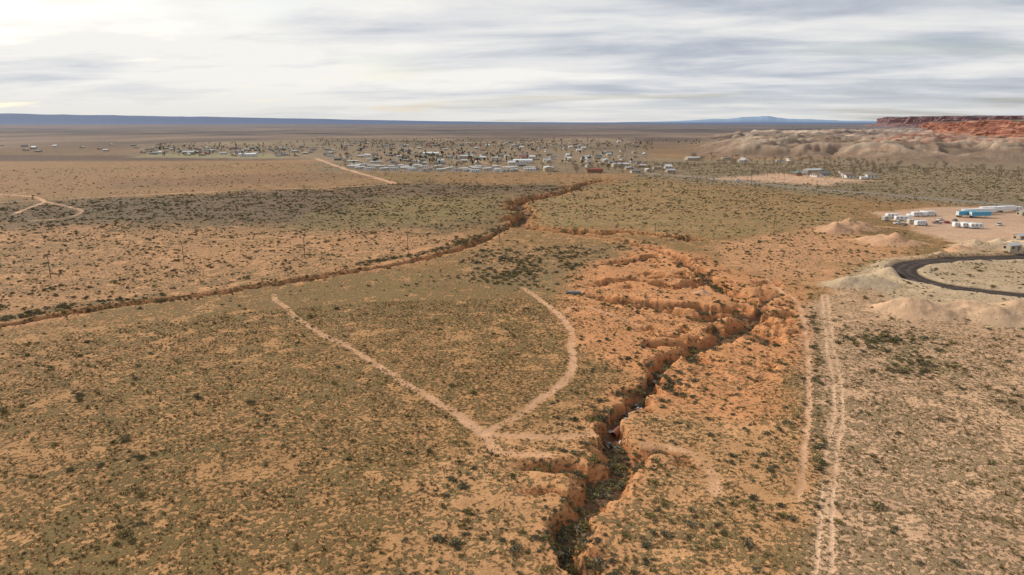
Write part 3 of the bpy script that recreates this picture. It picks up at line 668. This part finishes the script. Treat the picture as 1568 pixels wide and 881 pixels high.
def mesa(name,edge,hs,depthback,haze,talw,seed):
    e=smooth(np.array([P(*p) for p in edge]),2); hs=np.interp(np.linspace(0,1,len(e)),np.linspace(0,1,len(hs)),hs)
    seg=np.r_[0,np.cumsum(np.hypot(*np.diff(e,axis=0).T))]; N=900; t=np.linspace(0,seg[-1],N)
    ex=np.interp(t,seg,e[:,0]); ey=np.interp(t,seg,e[:,1]); hh=np.interp(t,seg,hs)
    tx=np.gradient(ex); ty=np.gradient(ey); l=np.hypot(tx,ty); nx,ny=-ty/l,tx/l   # inward normal
    if (nx.mean()*1.0+ny.mean())<0: nx,ny=-nx,-ny
    prof=[(-3.4,-.06),(-2.6,.05),(-1.8,.12),(-1.2,.2),(-.6,.32),(-.15,.43),(0,.50),(.03,.64),(.06,.70),(.16,.72),(.2,.76),(.22,.88),(.24,.94),(.34,.96),(.38,1.0),(.9,1.0),(3,1.0),(8,.99)]
    V=[];C=[]
    for k,(o,zf) in enumerate(prof):
        amp=1.0 if o<.5 else .2
        w=fbm(t/130.+k*.02,t*0+seed,5,2)*1.6+ .8*np.abs(fbm(t/45.,t*0+seed+5+k*.05,3,4))-.3
        off=o*talw+w*talw*amp*(1 if o>-.5 else .6)
        if o>.5: off=o*talw*(depthback/8/talw)+talw*.4
        hv=hh*zf*(1+(.08*fbm(t/90.,t*0+seed+k*.3,3,1)))+ (fbm(t/25.,t*0+k,3,6)*hh*.09*(1 if .0<zf<.5 else .0))
        X=ex+nx*off; Y=ey+ny*off; V.append(np.stack([X,Y,hv-2],1))
        if zf<.5: c=A((.33,.15,.085))*(1+.25*fbm(t/30.,t*0+k,3,3))[:,None]
        elif o<.36: c=A((.28,.11,.065))*(1+.35*fbm(t/14.,t*0+k*.2,3,3))[:,None]
        else: c=np.tile(A((.14,.11,.075)),(N,1))
        C.append(c*(1-haze)+A((.19,.17,.23))*haze)  # aerial haze blended into the rock colour itself
    V=np.concatenate(V); C=np.clip(np.concatenate(C),0,1); M=len(prof)
    f=[(a*N+i,(a+1)*N+i,(a+1)*N+i+1,a*N+i+1) for a in range(M-1) for i in range(N-1)]
    me=bpy.data.meshes.new(name); me.from_pydata(V.tolist(),[],f); at=me.attributes.new('rock','FLOAT_COLOR','POINT'); at.data.foreach_set('color',np.c_[C,np.ones(len(C))].astype(np.float32).ravel()); me.materials.append(mm); me.update()
    o=bpy.data.objects.new(name,me); scene.collection.objects.link(o)
mesa('red_rock_mesa',[(1440,197),(1418,201),(1436,208),(1480,216),(1568,227),(1650,234),(1800,242)],[48,58,62,64,68,72,76],700,.10,40,3)
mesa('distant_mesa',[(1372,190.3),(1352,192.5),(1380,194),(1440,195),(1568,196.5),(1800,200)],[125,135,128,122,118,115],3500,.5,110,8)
# ------------------------------------------------------------------ sky & light
SUN_AZ=math.radians(-50); SUN_EL=math.radians(29)   # azimuth from +Y, negative = left
w=bpy.data.worlds.new('World'); scene.world=w; w.use_nodes=True; nt=w.node_tree; L=nt.links.new
for n_ in list(nt.nodes): nt.nodes.remove(n_)
out=nd(nt,'ShaderNodeOutputWorld'); sky=nd(nt,'ShaderNodeTexSky'); sky.sky_type='NISHITA'; sky.sun_disc=False; sky.sun_elevation=SUN_EL; sky.sun_rotation=SUN_AZ; sky.air_density=1; sky.dust_density=1.5
bg1=nd(nt,'ShaderNodeBackground'); bg1.inputs[1].default_value=.11; L(sky.outputs[0],bg1.inputs[0])
tc=nd(nt,'ShaderNodeTexCoord'); sp=nd(nt,'ShaderNodeSeparateXYZ'); L(tc.outputs['Generated'],sp.inputs[0])
zz=math_('ADD',math_('MAXIMUM',sp.outputs[2],0.0),.09)
cx=math_('DIVIDE',sp.outputs[0],zz); cy=math_('DIVIDE',sp.outputs[1],zz)
cb=nd(nt,'ShaderNodeCombineXYZ'); L(math_('MULTIPLY',cx,.46),cb.inputs[0]); L(math_('ADD',math_('MULTIPLY',cy,.80),math_('MULTIPLY',cx,.10)),cb.inputs[1])
def wn(s,d,di,off):
    m_=nd(nt,'ShaderNodeVectorMath',operation='ADD'); m_.inputs[1].default_value=off; L(cb.outputs[0],m_.inputs[0])
    n=nd(nt,'ShaderNodeTexNoise'); n.inputs['Scale'].default_value=s; n.inputs['Detail'].default_value=d; n.inputs['Roughness'].default_value=.58; n.inputs['Distortion'].default_value=di; L(m_.outputs[0],n.inputs['Vector']); return n.outputs['Fac']
na_=wn(1.2,10,.3,(3,1,0)); nb_=wn(.45,4,.2,(9,4,0)); nc_=wn(.8,5,.2,(1,14,5))
sd=Vector((math.sin(SUN_AZ),math.cos(SUN_AZ),0))
dp=nd(nt,'ShaderNodeVectorMath',operation='DOT_PRODUCT'); L(tc.outputs['Generated'],dp.inputs[0]); dp.inputs[1].default_value=sd
glow=mrange(dp.outputs['Value'],.1,1.0,-.08,.18)
v_=math_('ADD',math_('ADD',math_('MULTIPLY',math_('SUBTRACT',na_,.5),.95),math_('MULTIPLY',math_('SUBTRACT',nb_,.5),.55)),math_('ADD',glow,.515))
cr=nd(nt,'ShaderNodeValToRGB'); L(v_,cr.inputs[0]); e=cr.color_ramp.elements
e[0].position=.30; e[0].color=(.42,.46,.54,1); e[1].position=.70; e[1].color=(.98,.96,.92,1)
x_=e.new(.43); x_.color=(.56,.60,.67,1); x_=e.new(.54); x_.color=(.77,.78,.80,1)
hzf=mrange(sp.outputs[2],0.0,.06,.6,0.0,'SMOOTHSTEP')
mx=nd(nt,'ShaderNodeMix',data_type='RGBA'); L(hzf,mx.inputs['Factor']); L(cr.outputs[0],mx.inputs['A']); mx.inputs['B'].default_value=(.76,.75,.72,1)
bg2=nd(nt,'ShaderNodeBackground'); bg2.inputs[1].default_value=.95; L(mx.outputs['Result'],bg2.inputs[0])
cov=mrange(nc_,.34,.46,.6,1.0,'SMOOTHSTEP')
ms=nd(nt,'ShaderNodeMixShader'); L(cov,ms.inputs[0]); L(bg1.outputs[0],ms.inputs[1]); L(bg2.outputs[0],ms.inputs[2]); L(ms.outputs[0],out.inputs[0])
sl=bpy.data.lights.new('sun','SUN'); sl.energy=4.0; sl.angle=math.radians(.8); sl.color=(1,.92,.80); so=bpy.data.objects.new('sun',sl); scene.collection.objects.link(so)
dv=Vector((math.sin(SUN_AZ)*math.cos(SUN_EL),math.cos(SUN_AZ)*math.cos(SUN_EL),math.sin(SUN_EL))); so.rotation_euler=dv.to_track_quat('Z','Y').to_euler(); so.location=(0,0,200)
# ------------------------------------------------------------------ camera
cam=bpy.data.cameras.new('camera'); cam.lens=24; cam.sensor_width=36; cam.clip_start=.5; cam.clip_end=200000
co=bpy.data.objects.new('camera',cam); scene.collection.objects.link(co); co.location=(0,0,H); co.rotation_euler=(math.pi/2-PITCH,0,0); scene.camera=co
scene.view_settings.view_transform='Standard'; scene.view_settings.look='None'; scene.view_settings.exposure=0
